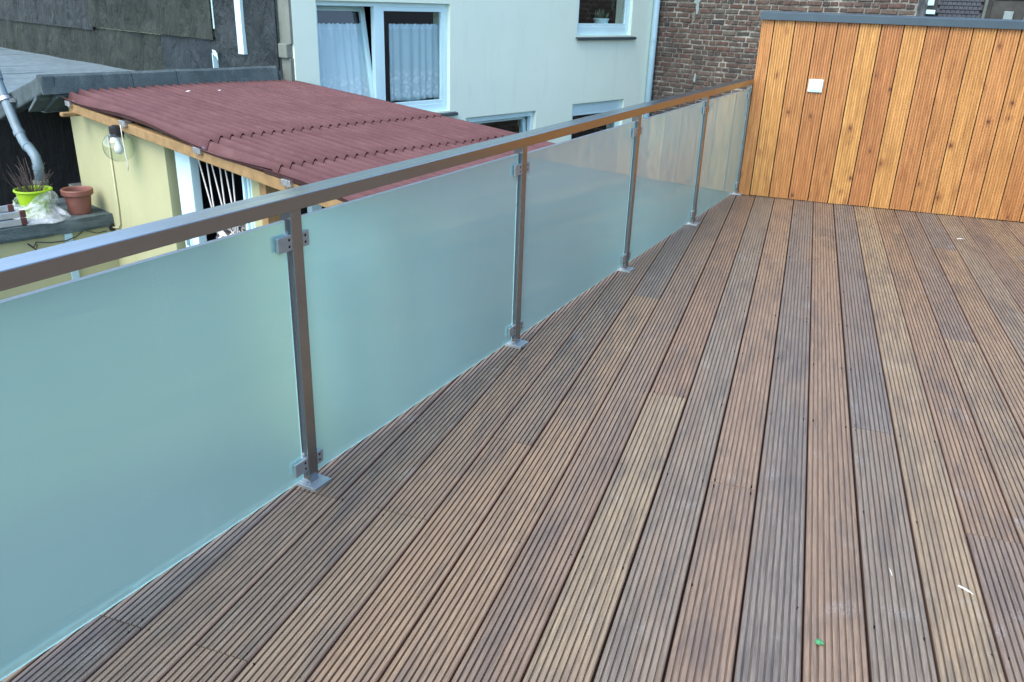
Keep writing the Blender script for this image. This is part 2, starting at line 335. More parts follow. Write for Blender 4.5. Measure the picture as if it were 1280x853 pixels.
b = MB(); b.prism([(rail_x(Y0, -.150), Y0), (rail_x(Y0, -.099), Y0), (rail_x(7.45, -.099), 7.45), (rail_x(7.45, -.150), 7.45)], -.12, -.030, 'z')
b.build('added_edge_flashing', M['flash'], deck)  # added pale strip that brightens the bottom of the glass from behind
PITCH, XB = .15, .0513
JO = [-1.05, -.48, .08, .64, 1.19, 1.842, 2.375, 2.955, 3.52, 4.085, 4.63, 5.22, 5.85, 6.405, 6.94]
JOINTS = {-10: [1.19], -9: [1.842], -8: [1.19], -7: [1.842, 5.22], -6: [2.375], -5: [4.085, .08], -4: [.64], -3: [2.955], -2: [.08], -1: [2.375], 0: [4.085, .08], 1: [5.85, .64],
          2: [2.955], 3: [4.63, .64], 4: [2.375, 6.405], 5: [4.085], 6: [5.85, 2.375], 7: [3.52], 8: [4.63, 1.19], 9: [5.22], 10: [2.955], 11: [4.085], 12: [5.22, 1.842], 13: [3.52]}
def groove_profile(w, h, n, gw, gd, cham, margin):
    pts = [(-w / 2, -h), (-w / 2, -cham), (-w / 2 + cham, 0)]
    step = (w - 2 * margin) / (n - 1)
    for i in range(n):
        c = -w / 2 + margin + i * step
        pts += [(c - gw / 2, 0), (c - gw * .37, -gd), (c + gw * .37, -gd), (c + gw / 2, 0)]
    return pts + [(w / 2 - cham, 0), (w / 2, -cham), (w / 2, -h)]
DP = groove_profile(.1435, .026, 8, .0056, .0085, .003, .0145)
cut_co = RAIL0 + NR * (-.095)
for k in range(-14, 26):
    xc = XB + (k + .5) * PITCH
    js = sorted(JOINTS.get(k, random.sample(JO[2:-1:3], 1)))
    ends = [Y0] + js + [7.3]
    for i in range(len(ends) - 1):
        ya, yb = ends[i] + .0017, ends[i + 1] - .0017
        dx = random.uniform(-.0008, .0008); dz = random.uniform(-.0012, .0008); L = yb - ya; yc = (ya + yb) / 2
        mb = MB(); prof = DP
        mb.prism([(p[0], p[1]) for p in prof], -L / 2, L / 2, 'y')
        loc = Vector((xc + dx, yc, dz)); me = mb.mesh('deck_board'); bm = bmesh.new(); bm.from_mesh(me)
        bmesh.ops.recalc_face_normals(bm, faces=bm.faces)
        xmin_line = min(rail_x(ya, -.095), rail_x(yb, -.095)); xmax_line = max(rail_x(ya, -.095), rail_x(yb, -.095))
        if xc + .08 < xmin_line: bm.free(); continue
        if xc - .08 < xmax_line:
            rr = bmesh.ops.bisect_plane(bm, geom=bm.verts[:] + bm.edges[:] + bm.faces[:], plane_co=cut_co - loc, plane_no=NR, clear_inner=True)
            ee = [e for e in rr['geom_cut'] if isinstance(e, bmesh.types.BMEdge)]
            if ee: bmesh.ops.contextual_create(bm, geom=ee)
            if len(bm.faces) == 0: bm.free(); continue
        bm.to_mesh(me); bm.free(); me.materials.append(M['deck']); link('deck_board', me, deck, loc)
# screw heads along the joists, too small to pick apart
sb = MB()
for k in range(-11, 20):
    for y in JO[4:-1]:
        for dx in (-.058, .058):
            x = XB + (k + .5) * PITCH + dx + random.uniform(-.003, .003)
            if x < rail_x(y, .02) or random.random() < .35: continue
            for yy in ((y - .02, y + .02) if y in JOINTS.get(k, []) else (y,)):
                n = 7; yo = yy + random.uniform(-.004, .004)
                sb.add([(x + 0.0024 * math.cos(6.283 * i / n), yo + 0.0024 * math.sin(6.283 * i / n), z) for z in (-.006, .0012) for i in range(n)],
                       [tuple(range(n, 2 * n))] + [(i, (i + 1) % n, n + (i + 1) % n, n + i) for i in range(n)])
tag(sb.build('deck_screws', M['screw'], deck), kind='stuff')

# ------------------------------------------------------------------ glass railing
rail = empty('glass_railing', RAIL0, -PHI, 'stainless steel railing with frosted glass panels along the deck edge', 'railing')
hb = MB(); hb.box(-.074, .004, -3.2, 5.16, .868, .907); hb.build('handrail', M['steel'], rail, bevel=.002)
POSTS = [-2.664, -1.332, 0.0, 1.3318, 2.648, 3.930, 5.135]
pm = MB(); pm.box(-.0405, 0, 0, .0405, .009, .869)
plm = MB(); plm.box(-.0745, .034, -.016, .060, -.002, .0105)
def clamp_mesh(side):   # side +1: right of post (y beyond .04), -1: left. glass sits between two cheeks
    m = MB(); y0, y1 = (.040, .068) if side > 0 else (-.054, .0005)
    for x0, x1 in ((-.0115, -.002), (-.0375, -.0275)): m.box(x0, x1, y0, y1, -.022, .022)
    ya, yb = (.040, .052) if side > 0 else (-.012, .0005)
    m.box(-.029, -.010, ya, yb, -.0215, .0215)
    return m
pme = plme = None; cme = {}; sme = None
scm = MB()
for z in (-.0095, .0095):
    scm.tube([(-.004, 0, z), (.0005, 0, z)], .0042, 10)
for j, t in enumerate(POSTS):
    if j == 0:
        p = pm.build('post', M['steel'], rail, (0, t, 0), bevel=.0025); pl = plm.build('base_plate', M['cast'], p, (0, 0, 0), bevel=.001)
        pme, plme = p.data, pl.data
    else:
        p = link('post', pme, rail, (0, t, 0), bevel=.0025); pl = link('base_plate', plme, p, (0, 0, 0), bevel=.001)
    for side in (-1, 1):
        if j == 0 and side < 0 or j == len(POSTS) - 1 and side > 0: continue
        for z in (.781, .080):
            if side not in cme:
                c = clamp_mesh(side).build('glass_clamp', M['cast'], rail, (0, t, z), bevel=.0018); cme[side] = c.data
            else: c = link('glass_clamp', cme[side], rail, (0, t, z), bevel=.0018)
            if sme is None:
                s_ = scm.build('screw', M['screw'], c, (-.0021, -.012, 0)); sme = s_.data
            else: s_ = link('screw', sme, c, (-.0021, -.012 if side < 0 else .052, 0))
for a, bb in zip(POSTS[:-1], POSTS[1:]):
    y0, y1 = a + .0405 + .009, bb - .0085; z0, z1 = .027, .842 if a < 1 else .836
    xf, xb = -.0145, -.0245; ch = .0022; m = MB()
    # front face with chamfers painted bright as a lit edge, back face clear
    fr = [(xf, y0 + ch, z0 + ch), (xf, y1 - ch, z0 + ch), (xf, y1 - ch, z1 - ch), (xf, y0 + ch, z1 - ch)]
    ri = [(xf - ch, y0, z0), (xf - ch, y1, z0), (xf - ch, y1, z1), (xf - ch, y0, z1)]
    bk = [(xb, y0, z0), (xb, y1, z0), (xb, y1, z1), (xb, y0, z1)]
    m.add(fr, [(0, 1, 2, 3)], 0); m.add(fr + ri, [(i, (i + 1) % 4, 4 + (i + 1) % 4, 4 + i) for i in range(4)], 1)
    m.add(ri + bk, [(i, (i + 1) % 4, 4 + (i + 1) % 4, 4 + i) for i in range(4)], 1); m.add(bk, [(3, 2, 1, 0)], 2)
    m.build('glass_panel', [M['frost'], M['edge'], M['clear']], rail, weld=True)

# ------------------------------------------------------------------ larch wall
lw = empty('larch_wall', (0, YW, 0), 0, 'upright orange larch board wall with a grey metal coping at the deck end', 'wall')
LP = groove_profile(.1430, .022, 7, .0085, .0085, .002, .0165)
bk = MB(); bk.box(-.392, 3.42, .024, .30, .004, 1.345); bk.build('backing', M['joist'], lw)
lme = MB(); lme.prism([(p[0], -p[1]) for p in LP], 0, 1.336, 'z')
first = None
for k in range(-2, 23):
    xc = .005 + (k + .5) * .151
    dz = random.uniform(-.001, .002)
    if k == -3 or xc > 3.4: continue
    if first is None: o = lme.build('board', M['larch'], lw, (xc, 0, .004 + dz)); first = o.data
    else: link('board', first, lw, (xc, random.uniform(-.001, .001), .004 + dz))
nl = [(p[0], -p[1]) for p in groove_profile(.088, .022, 5, .0095, .0050, .002, .0125)]
m = MB(); m.prism(nl, 0, 1.336, 'z'); m.build('board', M['larch'], lw, (-.3445, 0, .003))
cp = MB(); cp.prism([(-.022, 1.338), (-.022, 1.392), (.33, 1.400), (.33, 1.338), (.322, 1.338), (.322, 1.384), (-.016, 1.384), (-.016, 1.338)], -.402, 3.44, 'x')
cp.build('coping', M['anth'], lw, bevel=.0015)
sw = MB(); sw.box(-.052, .052, -.012, .006, -.047, .047)
s0 = sw.build('cover_plate', M['white'], None, (.070, YW - .001, .884), bevel=.004)
sw = MB(); sw.box(-.040, .040, -.0155, -.011, -.036, .036); sw.build('rocker', M['white'], s0, bevel=.002)
tag(s0, 'small square white cover plate fixed to the larch wall', 'cover plate')

# ------------------------------------------------------------------ cream house (local x = out of the facade, y = along it away, z up)
house = empty('mint_house', HOUSE0, -TH, 'mint coloured rendered house with white plastic windows beyond the glass railing', 'house')
WINS = {'A': (-6.87, -4.72, -.05, 1.335), 'B': (-1.95, -.47, .92, 2.25), 'C': (-1.955, -.50, -1.42, -.135), 'D': (-4.40, -2.865, -1.45, -.175)}
SS = -7.2; SE = .288; ZB, ZT = -2.6, 3.5
ys = sorted({SS, SE} | {w[i] for w in WINS.values() for i in (0, 1)}); zs = sorted({ZB, ZT} | {w[i] for w in WINS.values() for i in (2, 3)})
wm = MB()
def inwin(y, z): return any(w[0] < y < w[1] and w[2] < z < w[3] for w in WINS.values())
for i in range(len(ys) - 1):
    for j in range(len(zs) - 1):
        if not inwin((ys[i] + ys[i + 1]) / 2, (zs[j] + zs[j + 1]) / 2):
            wm.add([(0, ys[i], zs[j]), (0, ys[i + 1], zs[j]), (0, ys[i + 1], zs[j + 1]), (0, ys[i], zs[j + 1])], [(0, 1, 2, 3)])
DEP = .34
for (a, b_, c_, d_) in WINS.values():     # reveals
    wm.add([(0, a, c_), (0, b_, c_), (0, b_, d_), (0, a, d_), (-DEP, a, c_), (-DEP, b_, c_), (-DEP, b_, d_), (-DEP, a, d_)], [(0, 1, 5, 4), (1, 2, 6, 5), (2, 3, 7, 6), (3, 0, 4, 7)])
wm.add([(0, SS, ZB), (-12, SS, ZB), (-12, SS, ZT), (0, SS, ZT), (0, SE, ZB), (-12, SE, ZB), (-12, SE, ZT), (0, SE, ZT)], [(0, 1, 2, 3), (4, 5, 6, 7), (1, 5, 6, 2), (3, 2, 6, 7)])
wm.build('wall', M['cream'], house)
rm = MB(); rm.box(-12.3, .35, SS - .3, SE + .2, 3.5, 3.75); rm.build('roof', M['roofmat'], house)
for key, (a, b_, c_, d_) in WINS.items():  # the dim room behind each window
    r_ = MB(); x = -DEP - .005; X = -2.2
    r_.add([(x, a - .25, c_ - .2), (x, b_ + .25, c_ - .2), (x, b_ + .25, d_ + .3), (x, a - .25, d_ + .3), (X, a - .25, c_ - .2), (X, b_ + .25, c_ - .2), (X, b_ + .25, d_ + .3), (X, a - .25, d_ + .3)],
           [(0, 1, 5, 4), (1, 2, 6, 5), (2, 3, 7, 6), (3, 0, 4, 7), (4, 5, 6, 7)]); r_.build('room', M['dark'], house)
def ring(m, x0, x1, a, b_, c_, d_, w, wb=None):    # rectangular frame lying in the y-z plane
    wb = wb or w
    m.box(x0, x1, a, a + w, c_, d_); m.box(x0, x1, b_ - w, b_, c_, d_); m.box(x0 + .0005, x1 - .0005, a + w, b_ - w, c_, c_ + wb); m.box(x0 + .0005, x1 - .0005, a + w, b_ - w, d_ - w, d_)
def window(a, b_, c_, d_, mull=None, tilt=None, sill=True, top=0.0, bot=.07):
    w = MB(); ring(w, -.13, -.06, a + .001, b_ - .001, c_ + .001, d_ - .001, .055, bot + .03)
    if mull: w.box(-.129, -.061, mull - .055, mull + .055, c_ + bot, d_ - .05)
    if top: w.box(-.1285, -.0615, a + .05, b_ - .05, d_ - .055 - top, d_ - .05)
    win = w.build('window', M['white'], house, bevel=.004)
    spans = [(a + .055, (mull - .055) if mull else b_ - .055)] + ([(mull + .055, b_ - .055)] if mull else [])
    for i, (p, q_) in enumerate(spans):
        z0, z1 = c_ + bot + .03, d_ - .055 - top; wd = .062
        s_ = MB(); ring(s_, -.035, .02, p - .012, q_ + .012, -.012, z1 - z0 + .012, wd); ang = tilt if (tilt and i == (0 if mull else 0)) else 0
        so = s_.build('sash', M['white'], win, (-.085, 0, z0), bevel=.004, rot=(0, -ang, 0) if ang else None)
        pn = MB(); pn.box(-.012, .002, p + .048, q_ - .048, .048, z1 - z0 - .048); pn.build('pane', M['pane'], win, (-.085, 0, z0), rot=(0, -ang, 0) if ang else None)
    if sill:
        s_ = MB(); s_.prism([(-.06, c_ - .012), (.055, c_ - .030), (.055, c_ - .068), (.045, c_ - .068), (.045, c_ - .042), (-.06, c_ - .024)], a - .03, b_ + .11, 'y'); s_.build('window_sill', M['grey'], win, bevel=.002)
    return win
window(*WINS['A'], mull=-5.915, tilt=R(9.5))
window(*WINS['B'], bot=.10)
window(*WINS['C'], top=.10)
window(*WINS['D'], tilt=R(6), top=.03)
# downpipe
dp = MB(); dp.tube([(.065, .155, -2.6), (.065, .155, 3.5)], .055, 20); o = dp.build('downpipe', M['dpipe'], house, smooth=True)
for z in (.83, -1.2, 2.6):
    cl = MB(); cl.lathe([(.056, -.012), (.060, -.012), (.060, .012), (.056, .012)], (.065, .155, z), 20); cl.build('pipe_sleeve', M['dpipe'], o)
# gable cladding: bitumen sheets, each its own
def sheet(name, n0, n1, z0, z1, mat, off=0.0, amp=.02, seed=0, parent=house, skew=0):
    amp *= 1.6
    nx = max(4, int((n1 - n0) / .16)); nz = max(4, int((z1 - z0) / .16))
    def fn(u, v):
        x = n0 + (n1 - n0) * u; z = z0 + (z1 - z0) * v; e = min(1, 6 * u, 6 * (1 - u), ) * min(1, 5 * v + .3)
        wv = noise.noise(Vector((x * 1.6 + seed, z * 1.1, seed))) * amp + noise.noise(Vector((x * 5 + seed, z * 2.2, seed + 5))) * amp * .5
        return (x, SS - .012 - off - amp * .6 - wv * e, z + skew * (u - .5) + (.006 * noise.noise(Vector((x * 6, seed, 0))) if v == 0 else 0))
    vs, fs = grid(nx, nz, fn); vs, fs = solid(vs, fs, (0, .008, 0)); m_ = MB(); m_.add(vs, fs)
    return m_.build(name, mat, parent, smooth=False)
sheet('bitumen_sheet', -12, -3.19, .24, .80, M['felt_brown'], .0, .02, 1)
sheet('bitumen_sheet', -12, -5.37, .765, 2.4, M['felt_dark'], .022, .035, 2)
sheet('bitumen_sheet', -5.40, -1.70, .815, 2.4, M['felt_brown'], .030, .035, 3)
sheet('bitumen_sheet', -3.20, -1.68, .24, .84, M['felt_blue'], .012, .012, 4)
sheet('bitumen_sheet', -1.66, -.955, .24, 2.4, M['felt_dark'], .006, .035, 5)
sheet('bitumen_sheet', -.985, -.225, .24, 2.4, M['felt_dark'], .030, .040, 6)
m = MB(); m.box(-1.022, -.895, SS - .125, SS - .02, .69, 2.6); m.build('white_batten', M['white'], house, bevel=.003)
m = MB(); m.box(-1.712, -1.678, SS - .050, SS - .002, .95, 2.4); m.box(-1.694, -1.678, SS - .112, SS - .002, .46, .66); m.build('white_edge_strip', M['white'], house)
m = MB(); m.prism([(-1.672, .70), (-1.60, .695), (-1.555, .65), (-1.545, .575), (-1.575, .615), (-1.64, .640)], SS - .118, SS - .112, 'y'); m.build('torn_scrap', M['white'], house)
m = MB(); m.box(-.225, -.004, SS - .035, SS + .01, .86, 3.2); m.box(-.20, -.02, SS - .045, SS + .01, .24, .70); m.build('plaster_edge', M['dirty'], house)
m = MB(); m.box(-.205, -.03, SS - .085, SS - .002, .70, .86); m.build('stone_block', M['dirty'], house, bevel=.012)

# curtains hang inside the window
def curtain(y0, y1, z0, z1, label, tilt=0.0, x=-.155):
    H_ = z1 - z0
    def fn(u, v):
        y = (y1 - y0) * u; zz = H_ * v; fold = .016 * math.sin(u * 38 + 1.2 * math.sin(u * 9)) * (1.05 - .3 * v) + .01 * noise.noise(Vector((u * 7, v * 3, y0)))
        return (fold - math.tan(tilt) * zz, y, zz * .96 / H_ + (.012 * math.sin(u * 9 + y0) if v == 0 else 0) + (.006 * math.sin(u * 75) if v == 1 else 0))
    vs, fs = grid(90, 14, fn); vs, fs = solid(vs, fs, (.0012, 0, 0)); m_ = MB(); m_.add(vs, fs)
    p = HOUSE0 + Vector((math.cos(TH), -math.sin(TH), 0)) * x + Vector((math.sin(TH), math.cos(TH), 0)) * y0; p.z = z0
    o_ = m_.build('lace_curtain', M['lace'], None, p, smooth=True, rot=(0, 0, -TH))
    o_.scale.z = H_ / .96
    return tag(o_, label, 'curtain')
curtain(-5.66, -4.80, .105, 1.075, 'white lace cafe curtain behind the closed window sash of the mint house')
curtain(-6.80, -5.98, .02, 1.072, 'white lace cafe curtain behind the tilted open sash of the mint house', tilt=R(5), x=-.18)
def hw(n, s, z): 
    p = HOUSE0 + Vector((math.cos(TH), -math.sin(TH), 0)) * n + Vector((math.sin(TH), math.cos(TH), 0)) * s; p.z = z; return p
pp = empty('house_plant', hw(-.23, -1.03, 1.002), 0, 'little plant in a white pot behind the upper window beside the downpipe', 'potted plant')
m = MB(); m.lathe([(0, 0), (.10, 0), (.125, .155), (.135, .155), (.135, .175), (.118, .175), (.112, .13), (0, .13)], seg=20); m.build('pot', M['white'], pp, smooth=False)
m = MB()
for i in range(26):
    a = random.uniform(0, 6.28); r0 = random.uniform(.01, .09); h = random.uniform(.08, .2); x, y = r0 * math.cos(a), r0 * math.sin(a); dx, dy = random.uniform(-.05, .05), random.uniform(-.05, .05); w = .014
    m.add([(x - w * .3, y, .12), (x + w * .3, y, .12), (x + dx + w, y + dy, .13 + h * .7), (x + dx, y + dy + .01, .14 + h), (x + dx - w, y + dy, .13 + h * .7)], [(0, 1, 2, 3, 4)])
m.build('foliage', M['fleaf'], pp)

# ------------------------------------------------------------------ brick wall behind (perpendicular to the facade)
bw = empty('brick_wall', HOUSE0, -TH, 'old dark brick gable wall with crumbling mortar behind the larch wall', 'wall')
BY = .30; CH = .083
m = MB(); m.box(-.05, 4.36, BY + .008, BY + .42, -2.6, 5.2); m.build('mortar_bed', M['mortar'], bw)
bmeshes = []
for i in range(5):
    for half in (0, 1):
        w = (.118 if half else .236) / 2; h = .066 / 2; bm_ = MB(); j = lambda s: random.uniform(-s, s)
        ring0 = [(sx * (w + j(.005)), .012 + j(.001), sz * (h + j(.004))) for sx, sz in ((-1, -1), (1, -1), (1, 1), (-1, 1))]
        ring1 = [(x * (1 - .010 / w), -.004 + j(.0035), z * (1 - .009 / h)) for x, _, z in ring0]
        ringb = [(x, .05, z) for x, _, z in ring0]
        mid = []
        for a_, b2 in zip(ring0, ring0[1:] + ring0[:1]): pass
        vs = ring1 + ring0 + ringb; fs = [(0, 1, 2, 3)] + [(i2, (i2 + 1) % 4, 4 + (i2 + 1) % 4, 4 + i2) for i2 in range(4)] + [(4 + i2, 4 + (i2 + 1) % 4, 8 + (i2 + 1) % 4, 8 + i2) for i2 in range(4)]
        bm_.add(vs, fs); me = bm_.mesh('brick'); bb_ = bmesh.new(); bb_.from_mesh(me); bmesh.ops.recalc_face_normals(bb_, faces=bb_.faces); bb_.to_mesh(me); bb_.free()
        me.materials.append(M['brick']); bmeshes.append((half, me))
far = MB()
for c_ in range(-31, 62):
    z = .02 + c_ * CH; header = (c_ % 2 == 0 and c_ % 4 != 0) or c_ % 5 == 3
    x = -.04 - (.06 if c_ % 2 else .12); 
    while x < 4.34:
        half = header if random.random() < .78 else (not header); L = .125 if half else .247
        xa, xb_ = max(x, -.045), min(x + L, 4.355); xm = (xa + xb_) / 2; sc_ = (xb_ - xa) / L
        x += L
        if sc_ < .35: continue
        vis = (-.25 < z < 1.75) and (xm < 2.05 or z > 1.28) and xm < 4.4
        if vis and z < 1.2 and xm > 2.05: vis = False
        if vis and z < -.05 and xm < 0: vis = False
        me = random.choice([q for h_, q in bmeshes if h_ == half])
        dz = random.uniform(-.006, .006) + .012 * noise.noise(Vector((xm * .8, z * .8, 3)))
        if vis:
            o = link('brick', me, bw, (xm, BY + random.uniform(-.006, .005), z + dz), rot=(0, random.uniform(-.03, .03), 0)); o.scale = (sc_ * random.uniform(.95, 1.0), 1, random.uniform(.9, 1.04))
        else:
            k = [v.co for v in me.vertices]; far.add([(xm + v.x * sc_, BY + v.y, z + dz + v.z) for v in k], [tuple(p.vertices) for p in me.polygons])
tag(far.build('bricks', M['brick'], bw), kind='stuff')
def splat(x, z, w, h, seed):
    m_ = MB(); n = 14; pts = [(x + w * math.cos(6.283 * i / n) * (.6 + .5 * noise.noise(Vector((i * .7, seed, 0)))), z + h * math.sin(6.283 * i / n) * (.75 + .4 * noise.noise(Vector((i * .9, seed, 4))))) for i in range(n)]
    m_.prism([(p[0], p[1]) for p in pts], BY - .022, BY + .01, 'y'); return m_
for (x, z, w, h, s_) in ((.78, 1.49, .10, .06, 1), (.80, 1.38, .05, .13, 2), (.75, 1.25, .05, .12, 3), (.90, .26, .035, .11, 4)):
    splat(x, z, w, h, s_).build('mortar_smear', M['mortar'] if s_ == 3 else M['stone'], bw, bevel=.006)
# ------------------------------------------------------------------ annex with porch (same frame as the house)
an = empty('yellow_annex', HOUSE0, -TH, 'pale yellow annex with a red corrugated porch roof and bitumen edged flat roof', 'annex')
WS = -9.62                       # plane of the lamp wall
wl_ = MB(); DOOR = (1.655, 2.93)
wl_.box(-.42, 1.575, WS, WS + .16, -2.6, .262); wl_.box(2.965, 3.12, WS, WS + .16, -2.6, .185)
wl_.box(1.575, 2.965, WS + .03, WS + .14, .165, .215)
wl_.build('wall', M['yellow'], an)
m = MB(); m.box(3.12, 3.21, WS - .03, WS + .09, -2.6, .165); m.build('corner_post', M['pine'], an, bevel=.006)
m = MB(); m.box(3.24, 3.30, WS + .3, WS + .4, -2.6, .165); m.build('inner_post', M['white'], an, bevel=.006)
m = MB(); m.box(1.575, 1.655, WS + .10, WS + .13, -2.6, .17); m.build('gap_shade', M['black'], an)  # black strip standing in for the shade of the gap beside the door
fl = MB(); fl.box(1.66, 1.915, WS + .045, WS + .085, -1.9, .168); fl.box(1.915, 1.968, WS + .02, WS + .10, -1.9, .168); do = fl.build('door_frame', M['white'], an, bevel=.006)
m = MB(); m.box(1.72, 1.80, WS + .028, WS + .047, -.72, -.63); m.build('light_switch', M['white'], do, bevel=.004)
m = MB(); m.box(1.73, 1.79, WS + .022, WS + .029, -.71, -.64); m.build('switch_rocker', M['zinc'], do, bevel=.002)
fl = MB(); fl.box(2.77, 2.80, WS + .03, WS + .08, -1.9, .168); fl.box(2.815, 2.965, WS + .05, WS + .10, -1.9, .168); fl.box(2.835, 2.86, WS + .035, WS + .052, -1.9, .165); fl.build('door_frame', M['white'], an, bevel=.005)
m = MB()
m.add([(1.60, WS + .13, -1.95), (3.0, WS + .13, -1.95), (3.0, WS + .13, .22), (1.60, WS + .13, .22), (1.60, SS - .05, -1.95), (3.0, SS - .05, -1.95), (3.0, SS - .05, .22), (1.60, SS - .05, .22)], [(0, 1, 5, 4), (1, 2, 6, 5), (3, 0, 4, 7), (4, 5, 6, 7), (2, 3, 7, 6)])
m.build('porch_room', M['dark'], an)
# back part of the annex below the strip, and the wall under the ledge
m = MB(); m.box(-.43, -.12, WS + .165, SS - .012, -2.6, .43); m.build('back_wall', M['yellow'], an)
# beam, brackets
RB = -.044
def rz(n): return .400 + RB * n
bm2 = MB(); n0, n1 = -.06, 4.55
bm2.hexa([(n0, -9.745, rz(n0) - .135), (n1, -9.745, rz(n1) - .135), (n1, -9.685, rz(n1) - .135), (n0, -9.685, rz(n0) - .135), (n0, -9.745, rz(n0) - .050), (n1, -9.745, rz(n1) - .050), (n1, -9.685, rz(n1) - .050), (n0, -9.685, rz(n0) - .050)])
bm2.build('beam', M['pine'], an, bevel=.006)
bm2 = MB(); bm2.hexa([(n0, -7.34, rz(n0) - .135), (n1, -7.34, rz(n1) - .135), (n1, -7.28, rz(n1) - .135), (n0, -7.28, rz(n0) - .135), (n0, -7.34, rz(n0) - .045), (n1, -7.34, rz(n1) - .045), (n1, -7.28, rz(n1) - .045), (n0, -7.28, rz(n0) - .045)])
bm2.build('beam', M['pine'], an, bevel=.006)
for n in (-.02, 1.15, 2.45, 3.68):
    m = MB(); m.box(n - .055, n + .055, -9.775, -9.70, rz(n) - .075, rz(n) - .028); m.box(n + .02, n + .03, -9.78, -9.71, rz(n) - .085, rz(n) - .024); m.build('bracket', M['galv'], an, bevel=.004)
for n in (.08, 1.15, 2.45, 3.68):
    m = MB(); m.box(n - .03, n + .03, -9.68, -7.345, rz(n) - .10, rz(n) - .045); m.build('purlin', M['pine'], an)
m = MB(); m.box(-.02, .055, -9.86, -9.62, .235, .275); m.build('eave_block', M['pine'], an, bevel=.01)
# corrugated sheets
RIB = .095
def corr(na, nb, ka, kb, lift, seed):
    s0, s1 = -9.78 + ka * RIB, -9.78 + kb * RIB; nu = (kb - ka) * 8; nv = max(4, int((nb - na) / .22))
    off = random.uniform(-.012, .012)
    def fn(u, v):
        s_ = s0 + (s1 - s0) * u; n = na + off + (nb - na) * v
        z = rz(n) + lift + .031 * math.cos(2 * math.pi * (s_ + 9.78) / RIB)
        d = max(0, 1 - (s_ + 9.78) / .22); z -= d * d * (.045 + .028 * math.sin(n * 2.6 + 1.0))
        z += .008 * noise.noise(Vector((s_ * .9, n * .9, 2)))
        if v > .97: z += .003 * noise.noise(Vector((s_ * 9, seed, 1)))
        return (n, s_, z)
    vs, fs = grid(nu, nv, fn); vs, fs = solid(vs, fs, (0, 0, -.004)); m_ = MB(); m_.add(vs, fs)
    return m_.build('corrugated_sheet', M['red'], an, smooth=False)
for r_, (na, nb) in enumerate(((-.13, 2.52), (2.38, 3.52), (3.38, 4.62))):
    for cidx, (ka, kb) in enumerate(((0, 10), (9, 19), (18, 27))):
        o = corr(na, nb, ka, kb, (2 - r_) * .016 + (cidx % 2) * .0045, r_ * 3 + cidx)
        for p in o.data.polygons: p.use_smooth = True
for n, s_, lab in ((.35, -8.75, 'tiny white scrap on the red roof, the one farther from the mint house'), (.42, -8.45, 'tiny white scrap on the red roof, the one closer to the mint house')):
    m = MB(); m.add([(0, 0, 0), (.05, .008, .004), (.045, .03, .01), (.006, .028, .006), (0, 0, -.004), (.05, .008, -.002), (.045, .03, .004), (.006, .028, 0)], [(0, 1, 2, 3), (7, 6, 5, 4), (0, 4, 5, 1), (1, 5, 6, 2), (2, 6, 7, 3), (3, 7, 4, 0)])
    p = hw(n, s_, rz(n) + .062); o = m.build('paper_scrap', M['chip'], None, p, rot=(0, 0, -TH)); tag(o, lab, 'litter', 'scraps on the red roof')
# bitumen strip along the top of the porch roof, in felt lengths
def strip(s0, s1, name='edge_felt'):
    m_ = MB(); nx = max(4, int((s1 - s0) / .12))
    prof = [(-.62, .245), (-.36, .40), (-.24, .605), (-.19, .612), (-.165, .59), (-.150, .50), (-.140, .432), (-.160, .428), (-.215, .56), (-.36, .36), (-.62, .22)]
    vs = []; 
    for i in range(nx + 1):
        s_ = s0 + (s1 - s0) * i / nx
        for (n, z) in prof: vs.append((n + .006 * noise.noise(Vector((s_ * 3, n * 4, 1))), s_, z + .008 * noise.noise(Vector((s_ * 2.5, n, 5)))))
    k = len(prof); fs = [(i * k + j, i * k + (j + 1) % k, (i + 1) * k + (j + 1) % k, (i + 1) * k + j) for i in range(nx) for j in range(k)] + [tuple(range(k)), tuple(range(nx * k + k - 1, nx * k - 1, -1))]
    m_.add(vs, fs); return m_.build(name, M['felt_grit'], an)
for a, b_ in ((-9.93, -9.052), (-9.046, -8.575), (-8.569, -7.345)): strip(a, b_)
# raking end of the strip going down to the flat roof, and the flat roof sheets
m = MB(); rk = [(-.145, .606), (-1.50, .26), (-4.5, .26), (-4.5, .10), (-1.62, .02), (-1.45, .07), (-.145, .44)]
m.prism(rk, -9.93, -9.80, 'y'); m.build('rake_felt', M['felt_grit'], an, bevel=.02)
m = MB(); m.prism([(-.62, .255), (-.62, .20), (-.16, .40), (-.24, .58)], -9.79, SS - .05, 'y'); m.build('roof_ramp', M['felt_grit'], an)
edges = [-12.0, -9.2, -7.9, -6.75, -5.55, -4.4, -3.35, -2.2, -1.1, -.60]
for a, b_ in zip(edges[:-1], edges[1:]):
    m = MB(); vs, fs = grid(6, 10, lambda u, v: (a + .006 + (b_ - a - .012) * u, -9.79 + (SS - .03 + 9.79) * v, .252 + .012 * noise.noise(Vector((a + u * 1.5, v * 3, 4)))))
    vs, fs = solid(vs, fs, (0, 0, -.05)); m.add(vs, fs); m.build('roof_felt', M['felt_light'], an)
# recess below the flat roof, its shade painted on as near black
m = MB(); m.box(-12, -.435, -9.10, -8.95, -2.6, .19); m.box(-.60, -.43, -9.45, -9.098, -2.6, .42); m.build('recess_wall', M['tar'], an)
m = MB(); m.box(-1.55, -.43, -9.35, -9.05, -.80, -.735); m.build('timber_rail', M['dirty'], an, rot=None)
